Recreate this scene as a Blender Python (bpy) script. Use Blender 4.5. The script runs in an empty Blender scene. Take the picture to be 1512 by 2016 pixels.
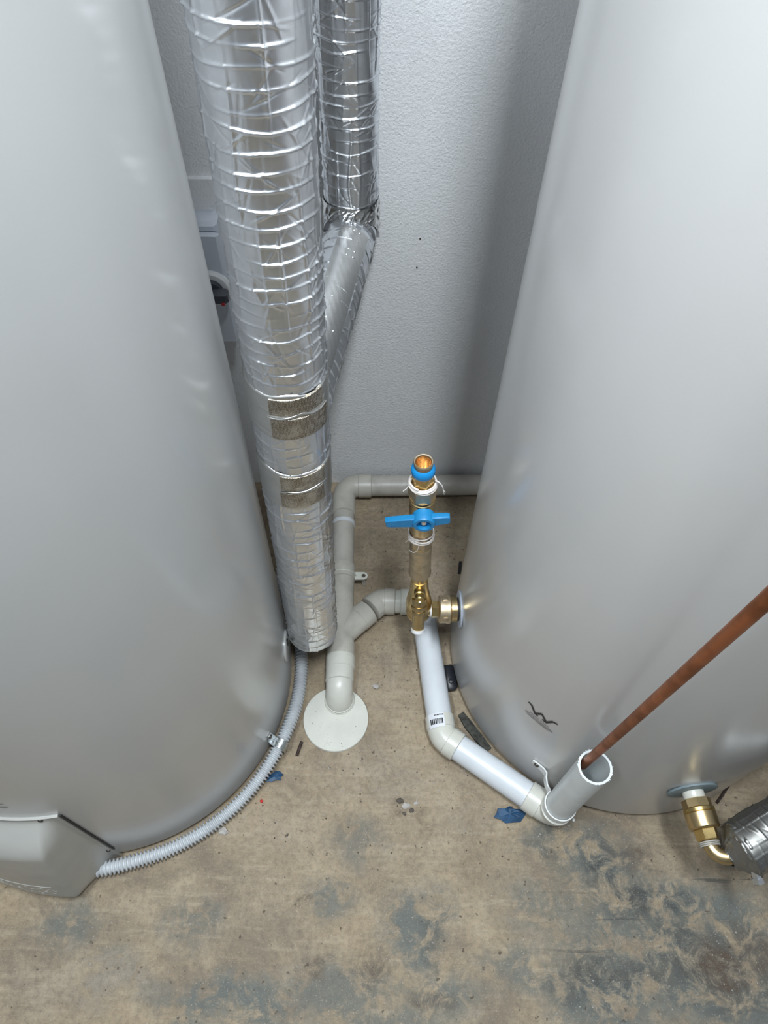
import bpy, math, random
import numpy as np
from mathutils import Vector, Matrix

rng = np.random.default_rng(7)
random.seed(7)
D2R = math.pi / 180
scene = bpy.context.scene
col = scene.collection

# ------------------------------------------------------------------ camera
CAM_Z = 1.35
Rv, Uv, Fv = (0.99967, 0.02104, 0.01469), (-0.02566, 0.81951, 0.57249), (0.0, 0.57267, -0.81979)
cam_d = bpy.data.cameras.new('camera')
cam = bpy.data.objects.new('camera', cam_d)
col.objects.link(cam)
cam.matrix_world = Matrix(((Rv[0], Uv[0], -Fv[0], 0), (Rv[1], Uv[1], -Fv[1], 0), (Rv[2], Uv[2], -Fv[2], CAM_Z), (0, 0, 0, 1)))
cam_d.sensor_fit = 'VERTICAL'
cam_d.sensor_height = 36.0
cam_d.lens = 25.0
cam_d.clip_start = 0.02
scene.camera = cam

# ------------------------------------------------------------------ sky, lamps, exposure
world = bpy.data.worlds.new('world')
scene.world = world
world.use_nodes = True
bg = world.node_tree.nodes['Background']
bg.inputs['Color'].default_value = (0.80, 0.90, 1.0, 1)      # overcast daylight in front of the open garage
bg.inputs['Strength'].default_value = 0.25

ADDED_LAMPS = [((-0.50, -0.05, 2.12), 22.0, (0.87, 0.95, 1.0), 0.16, 0.50), ((0.17, 0.06, 2.15), 25.5, (0.87, 0.95, 1.0), 0.12, 0.45)]   # two unseen lamps added and lowered to shape the light: position, watts, colour, size
ROOM = dict(x0=-2.2, x1=1.15, y0=-2.0, z1=2.7)

vs = scene.view_settings
vs.view_transform = 'Standard'
vs.look = 'None'
vs.gamma = 1.0
vs.use_curve_mapping = False
vs.exposure = 0.15

# ------------------------------------------------------------------ materials
def new_mat(name):
    m = bpy.data.materials.new(name)
    m.use_nodes = True
    nt = m.node_tree
    return m, nt, nt.nodes['Principled BSDF']

def N(nt, kind, **kw):
    n = nt.nodes.new(kind)
    for k, v in kw.items():
        if k in n.inputs:
            n.inputs[k].default_value = v
        else:
            setattr(n, k, v)
    return n

def coords(nt):
    return N(nt, 'ShaderNodeTexCoord').outputs['Object']

def noise(nt, co, scale, detail=4.0, rough=0.55, dist=0.0):
    n = N(nt, 'ShaderNodeTexNoise')
    n.inputs['Scale'].default_value = scale
    n.inputs['Detail'].default_value = detail
    n.inputs['Roughness'].default_value = rough
    n.inputs['Distortion'].default_value = dist
    nt.links.new(co, n.inputs['Vector'])
    return n

def ramp(nt, fac, lo, hi, a=0.0, b=1.0):
    n = N(nt, 'ShaderNodeMapRange')
    n.inputs['From Min'].default_value = lo
    n.inputs['From Max'].default_value = hi
    n.inputs['To Min'].default_value = a
    n.inputs['To Max'].default_value = b
    nt.links.new(fac, n.inputs['Value'])
    return n.outputs['Result']

def mix(nt, fac, a, b):
    n = N(nt, 'ShaderNodeMix', data_type='RGBA')
    if isinstance(fac, (int, float)):
        n.inputs[0].default_value = fac
    else:
        nt.links.new(fac, n.inputs[0])
    for sock, v in ((n.inputs[6], a), (n.inputs[7], b)):
        if isinstance(v, tuple):
            sock.default_value = (*v, 1) if len(v) == 3 else v
        else:
            nt.links.new(v, sock)
    return n.outputs[2]

def math_n(nt, op, a, b=0.0):
    n = N(nt, 'ShaderNodeMath', operation=op)
    for i, v in enumerate((a, b)):
        if isinstance(v, (int, float)):
            n.inputs[i].default_value = v
        else:
            nt.links.new(v, n.inputs[i])
    return n.outputs[0]

def bump(nt, bsdf, height, strength, dist=0.001):
    b = N(nt, 'ShaderNodeBump')
    b.inputs['Strength'].default_value = strength
    b.inputs['Distance'].default_value = dist
    nt.links.new(height, b.inputs['Height'])
    nt.links.new(b.outputs['Normal'], bsdf.inputs['Normal'])

def simple(name, c, rough=0.5, metal=0.0, var=0.0, vscale=40.0, bscale=0.0, bstr=0.1, bdist=0.001, c2=None, coat=0.0):
    m, nt, b = new_mat(name)
    b.inputs['Base Color'].default_value = (*c, 1)
    b.inputs['Roughness'].default_value = rough
    b.inputs['Metallic'].default_value = metal
    if coat:
        b.inputs['Coat Weight'].default_value = coat
        b.inputs['Coat Roughness'].default_value = 0.2
    if var > 0 or bscale > 0:
        co = coords(nt)
    if var > 0:
        n = noise(nt, co, vscale, 5)
        cc = c2 if c2 else tuple(x * (1 - var) for x in c)
        nt.links.new(mix(nt, ramp(nt, n.outputs['Fac'], 0.42, 0.66), c, cc), b.inputs['Base Color'])
        nt.links.new(ramp(nt, n.outputs['Fac'], 0.3, 0.7, rough * 0.85, min(1, rough * 1.2)), b.inputs['Roughness'])
    if bscale > 0:
        n2 = noise(nt, co, bscale, 3)
        bump(nt, b, n2.outputs['Fac'], bstr, bdist)
    return m

M = {}
M['pvc_pipe'] = simple('pvc_pipe_white', (0.64, 0.665, 0.70), 0.32, var=0.06, vscale=25)
M['pvc_old'] = simple('pvc_pipe_weathered', (0.47, 0.445, 0.40), 0.42, var=0.18, vscale=30)
M['pvc_fit'] = simple('pvc_fitting', (0.61, 0.60, 0.54), 0.30, var=0.08, vscale=25)
M['pvc_fit_old'] = simple('pvc_fitting_weathered', (0.50, 0.475, 0.42), 0.40, var=0.16, vscale=30)
M['pvc_rim'] = simple('pvc_sawn_rim', (0.75, 0.80, 0.85), 0.7, bscale=500, bstr=0.4)
M['pvc_tund'] = simple('pvc_tundish', (0.70, 0.735, 0.74), 0.35, var=0.07, vscale=30)
M['brass'] = simple('brass', (0.66, 0.50, 0.27), 0.32, 1.0, var=0.2, vscale=55, bscale=260, bstr=0.08)
M['brass_dull'] = simple('brass_dull', (0.62, 0.51, 0.36), 0.50, 1.0, var=0.25, vscale=60, bscale=300, bstr=0.12)
M['brass_gold'] = simple('brass_polished', (0.68, 0.50, 0.22), 0.28, 1.0, var=0.12, vscale=60, bscale=200, bstr=0.06)
M['copper_in'] = simple('copper_bright', (0.62, 0.36, 0.20), 0.28, 1.0, var=0.2, vscale=80)
M['copper'] = simple('copper_tarnished', (0.44, 0.150, 0.060), 0.42, 0.75, var=0.45, vscale=22, bscale=150, bstr=0.05)
M['blue'] = simple('blue_plastic', (0.012, 0.205, 0.46), 0.40, var=0.08, vscale=60)
M['blue_ring'] = simple('blue_press_ring', (0.01, 0.24, 0.58), 0.25)
M['blue_wrap'] = simple('blue_plastic_scrap', (0.022, 0.075, 0.16), 0.5, var=0.4, vscale=90, bscale=120, bstr=0.5)
M['string'] = simple('thread_cord', (0.80, 0.74, 0.70), 0.9, bscale=900, bstr=0.5)
M['steel'] = simple('zinc_steel', (0.62, 0.65, 0.66), 0.28, 1.0, var=0.15, vscale=90)
M['chrome'] = simple('chrome_bright', (0.85, 0.85, 0.86), 0.08, 1.0)
M['washer'] = simple('washer_plastic', (0.36, 0.40, 0.47), 0.4, var=0.1)
M['washer_teal'] = simple('washer_blue_grey', (0.18, 0.23, 0.25), 0.5, var=0.15)
M['rubber'] = simple('black_rubber', (0.012, 0.012, 0.013), 0.6)
M['black'] = simple('black_plastic', (0.012, 0.013, 0.018), 0.4)
M['ink'] = simple('black_ink', (0.012, 0.012, 0.012), 0.5)
M['ink_grey'] = simple('grey_ink', (0.07, 0.07, 0.07), 0.5)
M['label'] = simple('paper_label', (0.70, 0.71, 0.76), 0.4)
M['white_plastic'] = simple('white_plastic', (0.78, 0.78, 0.79), 0.35)
M['white_clip'] = simple('white_clip', (0.72, 0.73, 0.72), 0.35, var=0.06)
M['conduit'] = simple('conduit_grey', (0.47, 0.49, 0.51), 0.4, var=0.12, vscale=30)
M['box_plastic'] = simple('switch_box_plastic', (0.62, 0.66, 0.73), 0.4)
M['knob'] = simple('switch_knob', (0.06, 0.065, 0.08), 0.45)
M['red'] = simple('red_plastic', (0.5, 0.02, 0.02), 0.5)
M['stick'] = simple('rusty_stick', (0.045, 0.028, 0.022), 0.85, var=0.4, vscale=200)
M['strip'] = simple('mouldy_strip', (0.05, 0.05, 0.042), 0.85, var=0.6, vscale=120, bscale=200, bstr=0.5)
M['stone'] = simple('stone', (0.42, 0.39, 0.36), 0.9, var=0.3, vscale=150, bscale=250, bstr=0.4)
M['stone_dark'] = simple('stone_dark', (0.10, 0.08, 0.065), 0.9, var=0.4, vscale=150)
M['brick'] = simple('bare_block_wall', (0.33, 0.34, 0.36), 0.9, var=0.2, vscale=12, bscale=60, bstr=0.3)
M['ceiling'] = simple('ceiling_paint', (0.38, 0.385, 0.395), 0.8, bscale=90, bstr=0.1)
M['lamp_body'] = simple('lamp_housing', (0.8, 0.8, 0.8), 0.4)
M['cover'] = simple('cover_plastic', (0.40, 0.395, 0.37), 0.33, var=0.05, vscale=20, bscale=500, bstr=0.05)
M['screw'] = simple('dark_screw', (0.10, 0.09, 0.08), 0.4, 0.8)

def tank_mat(name, c, marks):
    m, nt, b = new_mat(name)
    co = coords(nt)
    n = noise(nt, co, 5, 3)
    colr = mix(nt, ramp(nt, n.outputs['Fac'], 0.35, 0.7), c, tuple(x * 0.955 for x in c))
    # scuffs rubbed into the paint (own shape, own place)
    for (px, py, pz, ln, amt) in marks:
        mp = N(nt, 'ShaderNodeMapping')
        mp.vector_type = 'TEXTURE'
        mp.inputs['Location'].default_value = (px, py, pz)
        mp.inputs['Rotation'].default_value = (0, 0.5, 0)
        mp.inputs['Scale'].default_value = (ln, ln, ln * 0.45)
        nt.links.new(co, mp.inputs['Vector'])
        ln_ = N(nt, 'ShaderNodeVectorMath', operation='LENGTH')
        nt.links.new(mp.outputs['Vector'], ln_.inputs[0])
        nn = noise(nt, co, 60, 4)
        f = math_n(nt, 'MULTIPLY', ramp(nt, ln_.outputs['Value'], 0.3, 1.0, 1.0, 0.0), ramp(nt, nn.outputs['Fac'], 0.42, 0.6, 0.0, amt))
        colr = mix(nt, f, colr, tuple(min(1, x * 1.35) for x in c))
    nt.links.new(colr, b.inputs['Base Color'])
    b.inputs['Roughness'].default_value = 0.30
    b.inputs['Coat Weight'].default_value = 0.6
    b.inputs['Coat Roughness'].default_value = 0.2
    n2 = noise(nt, co, 420, 2)
    bump(nt, b, n2.outputs['Fac'], 0.04, 0.001)
    return m
M['tank_l'] = tank_mat('tank_enamel_left', (0.50, 0.50, 0.495), [(-.285, .285, .145, .045, .5), (-.345, .24, .22, .04, .35), (-.20, .41, .62, .03, .4)])
M['tank_r'] = tank_mat('tank_enamel_right', (0.515, 0.507, 0.50), [(.22, .40, .48, .03, .3), (.43, .29, .10, .05, .5)])

def wall_mat():
    m, nt, b = new_mat('wall_render_paint')
    co = coords(nt)
    n = noise(nt, co, 3, 4)
    nt.links.new(mix(nt, ramp(nt, n.outputs['Fac'], 0.3, 0.7), (0.83, 0.835, 0.845), (0.78, 0.785, 0.795)), b.inputs['Base Color'])
    b.inputs['Roughness'].default_value = 0.62
    n2 = noise(nt, co, 240, 4, 0.6)
    bump(nt, b, n2.outputs['Fac'], 0.6, 0.003)
    return m
M['wall'] = wall_mat()

def floor_mat():
    m, nt, b = new_mat('bare_concrete')
    co = coords(nt)
    warp = noise(nt, co, 9, 6, 0.65)
    w2 = N(nt, 'ShaderNodeVectorMath', operation='MULTIPLY_ADD')
    nt.links.new(warp.outputs['Color'], w2.inputs[0])
    w2.inputs[1].default_value = (0.13, 0.13, 0.0)
    nt.links.new(co, w2.inputs[2])
    wco = w2.outputs[0]                       # warped coordinates, shifted by about +0.065
    big = noise(nt, co, 4.5, 5)
    mid = noise(nt, co, 13, 10, 0.68)
    fine = noise(nt, co, 120, 8, 0.75)
    grit = noise(nt, co, 420, 3, 0.6)
    # slurry colour: tan to grey-tan, streaked by the screed
    stre = N(nt, 'ShaderNodeMapping')
    stre.inputs['Rotation'].default_value = (0, 0, -0.12)
    stre.inputs['Scale'].default_value = (4, 40, 1)
    nt.links.new(co, stre.inputs['Vector'])
    streak = noise(nt, stre.outputs['Vector'], 2.2, 6, 0.6)
    c = mix(nt, ramp(nt, big.outputs['Fac'], 0.35, 0.68), (0.335, 0.257, 0.168), (0.245, 0.198, 0.142))
    c = mix(nt, ramp(nt, mid.outputs['Fac'], 0.47, 0.62, 0.0, 0.8), c, (0.385, 0.310, 0.215))
    c = mix(nt, ramp(nt, streak.outputs['Fac'], 0.52, 0.66, 0.0, 0.55), c, (0.42, 0.345, 0.245))
    dirt = noise(nt, co, 8, 12, 0.74, 0.5)
    c = mix(nt, ramp(nt, dirt.outputs['Fac'], 0.49, 0.60, 0.0, 0.6), c, (0.165, 0.130, 0.098))
    def blob(cx, cy, rx, ry):
        mp = N(nt, 'ShaderNodeMapping')
        mp.vector_type = 'TEXTURE'
        mp.inputs['Location'].default_value = (cx + 0.065, cy + 0.065, 0)
        mp.inputs['Scale'].default_value = (rx, ry, 10)
        nt.links.new(wco, mp.inputs['Vector'])
        l = N(nt, 'ShaderNodeVectorMath', operation='LENGTH')
        nt.links.new(mp.outputs['Vector'], l.inputs[0])
        return ramp(nt, l.outputs['Value'], 0.35, 1.0, 1.0, 0.0)
    def stains(lst, colour, lo, hi, amt, colr, tex):
        acc = None
        for s in lst:
            f = blob(*s[:4])
            if len(s) > 4:
                f = math_n(nt, 'MULTIPLY', f, s[4])
            acc = f if acc is None else math_n(nt, 'MAXIMUM', acc, f)
        f = math_n(nt, 'MULTIPLY', acc, ramp(nt, tex, lo, hi, 0.0, amt))
        return mix(nt, f, colr, colour)
    patch = noise(nt, co, 26, 12, 0.74, 0.6)
    pt = patch.outputs['Fac']
    # blue-grey trowelled patches; the widest, out of view, is added to cool foil reflections
    c = stains([(-.495, .105, .075, .045, .8), (-.30, .112, .07, .04, .7), (-.21, .005, .16, .05), (-.08, .145, .075, .05, .8),
                (.07, .11, .075, .085), (-.035, .235, .07, .05, .6), (.388, .215, .13, .075), (.31, .25, .09, .05, .8),
                (.375, .025, .16, .07), (.50, .165, .13, .07), (.11, .02, .12, .05, .9), (.52, .02, .14, .08), (.25, .06, .12, .05, .8),
                (-.33, .02, .09, .035, .6), (.60, .12, .1, .1), (.02, -.03, .2, .05, .8), (.30, .14, .12, .06, .7), (.66, .24, .08, .06, .7), (.44, .10, .22, .10, .9), (-.05, .02, .14, .06, .8), (-.42, .04, .08, .05, .6), (.62, .02, .14, .1), (-.05, -.62, 1.5, .55, .9)],
               (0.122, 0.134, 0.126), 0.40, 0.52, 0.94, c, pt)
    # dark blackish scuffs
    c = stains([(.39, .20, .04, .07), (.45, .16, .11, .05), (.36, .05, .12, .05, .9), (.54, .06, .12, .08, .9), (.30, .23, .06, .04, .6), (.42, .05, .10, .05, .8), (.50, .10, .09, .04, .8), (.10, .09, .03, .05, .6), (-.01, .05, .05, .03, .5)],
               (0.052, 0.056, 0.054), 0.47, 0.58, 0.9, c, pt)
    # long drag scratches across the right-hand side
    for (rot_, sc_, thr) in ((1.25, (3, 70, 1), .66), (.35, (4, 80, 1), .68)):
        sm_ = N(nt, 'ShaderNodeMapping')
        sm_.inputs['Rotation'].default_value = (0, 0, rot_)
        sm_.inputs['Scale'].default_value = sc_
        nt.links.new(co, sm_.inputs['Vector'])
        sn_ = noise(nt, sm_.outputs['Vector'], 1.6, 3, 0.5)
        c = stains([(.45, .12, .22, .16), (.1, .06, .14, .10, .6), (.62, .2, .12, .12)], (0.055, 0.055, 0.052), thr, thr + .05, .7, c, sn_.outputs['Fac'])
    # rusty brown stains
    c = stains([(.452, .232, .055, .035, .8), (.575, .06, .08, .06), (.62, .09, .06, .05, .9), (.055, .297, .035, .022), (.0, .06, .05, .03, .7), (-.13, .135, .02, .016),
                (.16, .21, .05, .04, .5), (.09, .01, .06, .02, .8), (-.08, .055, .03, .02, .7), (.09, .26, .03, .03, .5)],
               (0.091, 0.058, 0.036), 0.38, 0.6, 0.85, c, pt)
    # pale dusty mortar around the tanks
    c = stains([(.02, .36, .22, .06, .8), (-.20, .27, .12, .05, .7), (.0, .52, .10, .1, .6), (.15, .72, .08, .2, .7), (-.45, .03, .15, .04, .8), (.18, .30, .1, .04, .5)],
               (0.37, 0.305, 0.235), 0.38, 0.62, 0.75, c, pt)
    # specks and grain
    spots = noise(nt, co, 80, 3, 0.5)
    c = mix(nt, ramp(nt, spots.outputs['Fac'], 0.68, 0.72, 0.0, 0.8), c, (0.070, 0.051, 0.036))
    c = mix(nt, ramp(nt, fine.outputs['Fac'], 0.38, 0.54, 0.38, 0.0), c, (0.112, 0.090, 0.068))
    c = mix(nt, ramp(nt, grit.outputs['Fac'], 0.60, 0.72, 0.0, 0.6), c, (0.50, 0.43, 0.34))
    nt.links.new(c, b.inputs['Base Color'])
    b.inputs['Roughness'].default_value = 0.82
    h = math_n(nt, 'ADD', math_n(nt, 'MULTIPLY', mid.outputs['Fac'], 1.2), math_n(nt, 'MULTIPLY', fine.outputs['Fac'], 0.55))
    h = math_n(nt, 'SUBTRACT', h, ramp(nt, spots.outputs['Fac'], 0.68, 0.74, 0.0, 0.5))
    bump(nt, b, h, 0.45, 0.004)
    return m
M['floor'] = floor_mat()

def foil_mat(name, c, rough, weave=0.0, dark=None):
    m, nt, b = new_mat(name)
    co = coords(nt)
    n = noise(nt, co, 60, 4)
    b.inputs['Metallic'].default_value = 1.0
    nt.links.new(mix(nt, ramp(nt, n.outputs['Fac'], 0.35, 0.7), c, tuple(x * 0.9 for x in c)), b.inputs['Base Color'])
    nt.links.new(ramp(nt, n.outputs['Fac'], 0.3, 0.7, rough * 0.85, rough * 1.2), b.inputs['Roughness'])
    n2 = noise(nt, co, 170, 4, 0.6)
    h = n2.outputs['Fac']
    st = 0.035
    if weave:
        ws = []
        for ax, sc in (('Z', 1500.0), ('X', 1300.0)):
            w = N(nt, 'ShaderNodeTexWave', bands_direction=ax)
            w.inputs['Scale'].default_value = sc / 6.28
            w.inputs['Distortion'].default_value = 6.0
            w.inputs['Detail'].default_value = 3
            w.inputs['Detail Scale'].default_value = 4
            nt.links.new(co, w.inputs['Vector'])
            ws.append(w.outputs['Fac'])
        wf = math_n(nt, 'MULTIPLY', ws[0], ws[1])
        h = math_n(nt, 'ADD', h, wf)
        st = weave
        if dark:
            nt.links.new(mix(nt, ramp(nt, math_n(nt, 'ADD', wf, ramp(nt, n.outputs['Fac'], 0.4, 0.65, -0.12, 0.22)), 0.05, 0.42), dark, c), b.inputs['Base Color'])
    bump(nt, b, h, st, 0.0015)
    return m
M['foil'] = foil_mat('aluminium_foil', (0.87, 0.89, 0.925), 0.32)
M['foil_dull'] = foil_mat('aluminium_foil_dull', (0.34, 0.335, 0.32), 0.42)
M['foil_tape'] = foil_mat('foil_tape', (0.74, 0.735, 0.72), 0.34, 0.08)
M['foil_weave_reflection'] = foil_mat('foil_tape_brown_reflection', (0.76, 0.72, 0.65), 0.34, 0.30, (0.25, 0.205, 0.15))  # woven tape; its brown is a mirrored dark figure painted into the colour
M['foil_crumple'] = foil_mat('crumpled_foil_tape', (0.9, 0.9, 0.9), 0.16)
M['insul'] = simple('insulation_foam', (0.05, 0.05, 0.055), 0.9)

def emit_mat(name, c, s):
    m, nt, b = new_mat(name)
    b.inputs['Base Color'].default_value = (0.9, 0.9, 0.9, 1)
    b.inputs['Emission Color'].default_value = (*c, 1)
    b.inputs['Emission Strength'].default_value = s
    return m

# ------------------------------------------------------------------ mesh helpers
BASE = {}

def V(*a):
    return np.array(a, float)

def unit(a):
    a = np.asarray(a, float)
    return a / np.linalg.norm(a)

def basis(d):
    d = unit(d)
    h = V(0, 0, 1) if abs(d[2]) < 0.9 else V(1, 0, 0)
    u = unit(np.cross(h, d))
    return u, np.cross(d, u), d

def merge(*ms):
    vs_, fs = [], []
    o = 0
    for v, f in ms:
        vs_.append(np.asarray(v, float))
        fs += [tuple(i + o for i in q) for q in f]
        o += len(v)
    return np.concatenate(vs_), fs

def loft(rings, closed=True, cap0=False, cap1=False):
    n = len(rings[0])
    v = np.concatenate([np.asarray(r, float) for r in rings])
    f = []
    m = n if closed else n - 1
    for i in range(len(rings) - 1):
        for j in range(m):
            k = (j + 1) % n
            f.append((i * n + j, i * n + k, (i + 1) * n + k, (i + 1) * n + j))
    if cap0:
        f.append(tuple(reversed(range(n))))
    if cap1:
        o = (len(rings) - 1) * n
        f.append(tuple(o + j for j in range(n)))
    return v, f

def lathe(o, d, prof, n=40, cap0=True, cap1=True, phase=0.0):
    u, w, d = basis(d)
    a = np.arange(n) * 2 * math.pi / n + phase
    cs = np.cos(a)[:, None] * u + np.sin(a)[:, None] * w
    rings = [np.asarray(o, float) + d * t + cs * r for t, r in prof]
    return loft(rings, True, cap0, cap1)

def sweep(path, rad, n=16, cap0=True, cap1=True, closed=False):
    P = [np.asarray(p, float) for p in path]
    m = len(P)
    rad = [rad] * m if isinstance(rad, (int, float)) else rad
    T = []
    for i in range(m):
        if closed:
            t = P[(i + 1) % m] - P[i - 1]
        else:
            t = P[min(i + 1, m - 1)] - P[max(i - 1, 0)]
        T.append(unit(t))
    u, w, _ = basis(T[0])
    rings = []
    a = np.arange(n) * 2 * math.pi / n
    for i in range(m):
        u = unit(u - T[i] * np.dot(u, T[i]))
        w = np.cross(T[i], u)
        rings.append(P[i] + (np.cos(a)[:, None] * u + np.sin(a)[:, None] * w) * rad[i])
    if closed:
        rings.append(rings[0])
        return loft(rings, True)
    return loft(rings, True, cap0, cap1)

def ribbon(path, half_w, th, up=(0, 0, 1)):
    """flat strap: path points, width along up, thickness across"""
    P = [np.asarray(p, float) for p in path]
    m = len(P)
    rings = []
    for i in range(m):
        t = unit(P[min(i + 1, m - 1)] - P[max(i - 1, 0)])
        upv = unit(np.asarray(up if not isinstance(up, list) else up[i], float))
        s = unit(np.cross(t, upv))
        hw = half_w if not isinstance(half_w, list) else half_w[i]
        rings.append([P[i] + upv * hw + s * th / 2, P[i] + upv * hw - s * th / 2, P[i] - upv * hw - s * th / 2, P[i] - upv * hw + s * th / 2])
    return loft(rings, True, True, True)

def box(c, size, ax=None, bev=0.0):
    """box with bevelled outline in every plane (chamfered)"""
    c = np.asarray(c, float)
    ax = ax or (V(1, 0, 0), V(0, 1, 0), V(0, 0, 1))
    sx, sy, sz = [s / 2 for s in size]
    b = min(bev, sx * .9, sy * .9, sz * .9)
    def ring(z, ix):
        x, y = sx - ix, sy - ix
        bb = b if b > 0 else 0
        if bb > 0:
            pts = [(x, y - bb), (x - bb, y), (-x + bb, y), (-x, y - bb), (-x, -y + bb), (-x + bb, -y), (x - bb, -y), (x, -y + bb)]
        else:
            pts = [(x, y), (-x, y), (-x, -y), (x, -y)]
        return [c + ax[0] * p[0] + ax[1] * p[1] + ax[2] * z for p in pts]
    if b > 0:
        rings = [ring(-sz, b), ring(-sz + b, 0), ring(sz - b, 0), ring(sz, b)]
    else:
        rings = [ring(-sz, 0), ring(sz, 0)]
    return loft(rings, True, True, True)

def prism(poly, o, ax, ay, az, h):
    o = np.asarray(o, float)
    r0 = [o + ax * p[0] + ay * p[1] for p in poly]
    r1 = [q + az * h for q in r0]
    return loft([r0, r1], True, True, True)

def arc_path(c, r, a0, a1, n, e1, e2):
    return [np.asarray(c, float) + r * (math.cos(a) * e1 + math.sin(a) * e2) for a in np.linspace(a0, a1, n)]

def bend(p0, corner, p1, r, n=10):
    """points of a rounded corner between two straight legs"""
    p0, corner, p1 = (np.asarray(q, float) for q in (p0, corner, p1))
    a, b = unit(p0 - corner), unit(p1 - corner)
    ang = math.acos(np.clip(np.dot(a, b), -1, 1))
    t = r / math.tan(ang / 2)
    s, e = corner + a * t, corner + b * t
    cen = corner + unit(a + b) * (r / math.sin(ang / 2))
    v0, v1 = s - cen, e - cen
    tot = math.pi - ang
    w = unit(v1 - v0 * np.dot(v1, v0) / np.dot(v0, v0)) * r
    return [cen + v0 * math.cos(q) + w * math.sin(q) for q in np.linspace(0, tot, n)]

def obj(name, mesh, mat, parent=None, smooth=38, base=None, kind=None, label=None):
    v, f = mesh
    v = np.asarray(v, float)
    off = BASE.get(parent.name, V(0, 0, 0)) if parent else (V(*base) if base is not None else V(0, 0, 0))
    me = bpy.data.meshes.new(name)
    me.from_pydata((v - off).tolist(), [], f)
    me.materials.append(M[mat] if isinstance(mat, str) else mat)
    if smooth:
        me.shade_smooth()
        if smooth < 180:
            me.set_sharp_from_angle(angle=smooth * D2R)
    me.update()
    o = bpy.data.objects.new(name, me)
    col.objects.link(o)
    if parent:
        o.parent = parent
        BASE[o.name] = off
    else:
        o.location = Vector(off)
        BASE[o.name] = off
    if kind:
        o['kind'] = kind
    if label:
        o['label'] = label
    return o

def tag(o, label, cat, group=None):
    o['label'] = label
    o['category'] = cat
    if group:
        o['group'] = group
    return o

def thing(name, label, cat, loc, group=None):
    o = bpy.data.objects.new(name, None)
    o.empty_display_size = 0.02
    col.objects.link(o)
    o.location = Vector(loc)
    BASE[o.name] = V(*loc)
    return tag(o, label, cat, group)

def grid_mesh(name, P, mat, parent, wrap=True):
    """P: rows x cols x 3 array of points -> fast quad mesh, smooth"""
    r, c, _ = P.shape
    off = BASE.get(parent.name, V(0, 0, 0))
    idx = np.arange(r * c).reshape(r, c)
    if wrap:
        nxt = np.roll(idx, -1, axis=1)
        a, b, cc, d = idx[:-1], nxt[:-1], nxt[1:], idx[1:]
    else:
        a, b, cc, d = idx[:-1, :-1], idx[:-1, 1:], idx[1:, 1:], idx[1:, :-1]
    q = np.stack([a, b, cc, d], -1).reshape(-1, 4)
    me = bpy.data.meshes.new(name)
    me.vertices.add(r * c)
    me.vertices.foreach_set('co', (P.reshape(-1, 3) - off).ravel())
    me.loops.add(q.size)
    me.loops.foreach_set('vertex_index', q.ravel())
    me.polygons.add(len(q))
    me.polygons.foreach_set('loop_start', np.arange(len(q)) * 4)
    me.update(calc_edges=True)
    me.validate()
    me.shade_smooth()
    me.materials.append(M[mat])
    o = bpy.data.objects.new(name, me)
    col.objects.link(o)
    o.parent = parent
    BASE[o.name] = off
    return o

# ------------------------------------------------------------------ the room
SL = 0.0322                                     # the back wall runs at 1.85 degrees to the lens
WY = lambda x: 1.030 + SL * x
wdir, wnor = unit(V(1, SL, 0)), unit(V(SL, -1, 0))   # along the wall, out of the wall
X0, X1, Y0, Z1 = ROOM['x0'], ROOM['x1'], ROOM['y0'], ROOM['z1']
obj('floor', prism([(X0, Y0), (X1, Y0), (X1, WY(X1)), (X0, WY(X0))], (0, 0, -0.1), V(1, 0, 0), V(0, 1, 0), V(0, 0, 1), 0.1), 'floor', kind='structure', smooth=0)
obj('wall_back', prism([(X0, WY(X0)), (X1, WY(X1)), (X1, WY(X1) + .12), (X0, WY(X0) + .12)], (0, 0, -0.1), V(1, 0, 0), V(0, 1, 0), V(0, 0, 1), Z1 + 0.1), 'wall', kind='structure', smooth=0)
obj('wall_left', prism([(X0 - .12, Y0), (X0, Y0), (X0, WY(X0) + .12), (X0 - .12, WY(X0) + .12)], (0, 0, -0.1), V(1, 0, 0), V(0, 1, 0), V(0, 0, 1), Z1 + 0.1), 'brick', kind='structure', smooth=0)
obj('wall_right', prism([(X1, Y0), (X1 + .12, Y0), (X1 + .12, WY(X1) + .12), (X1, WY(X1) + .12)], (0, 0, -0.1), V(1, 0, 0), V(0, 1, 0), V(0, 0, 1), Z1 + 0.1), 'brick', kind='structure', smooth=0)
obj('ceiling', prism([(X0, Y0), (X1, Y0), (X1, WY(X1) + .12), (X0, WY(X0) + .12)], (0, 0, Z1), V(1, 0, 0), V(0, 1, 0), V(0, 0, 1), 0.1), 'ceiling', kind='structure', smooth=0)

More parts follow.
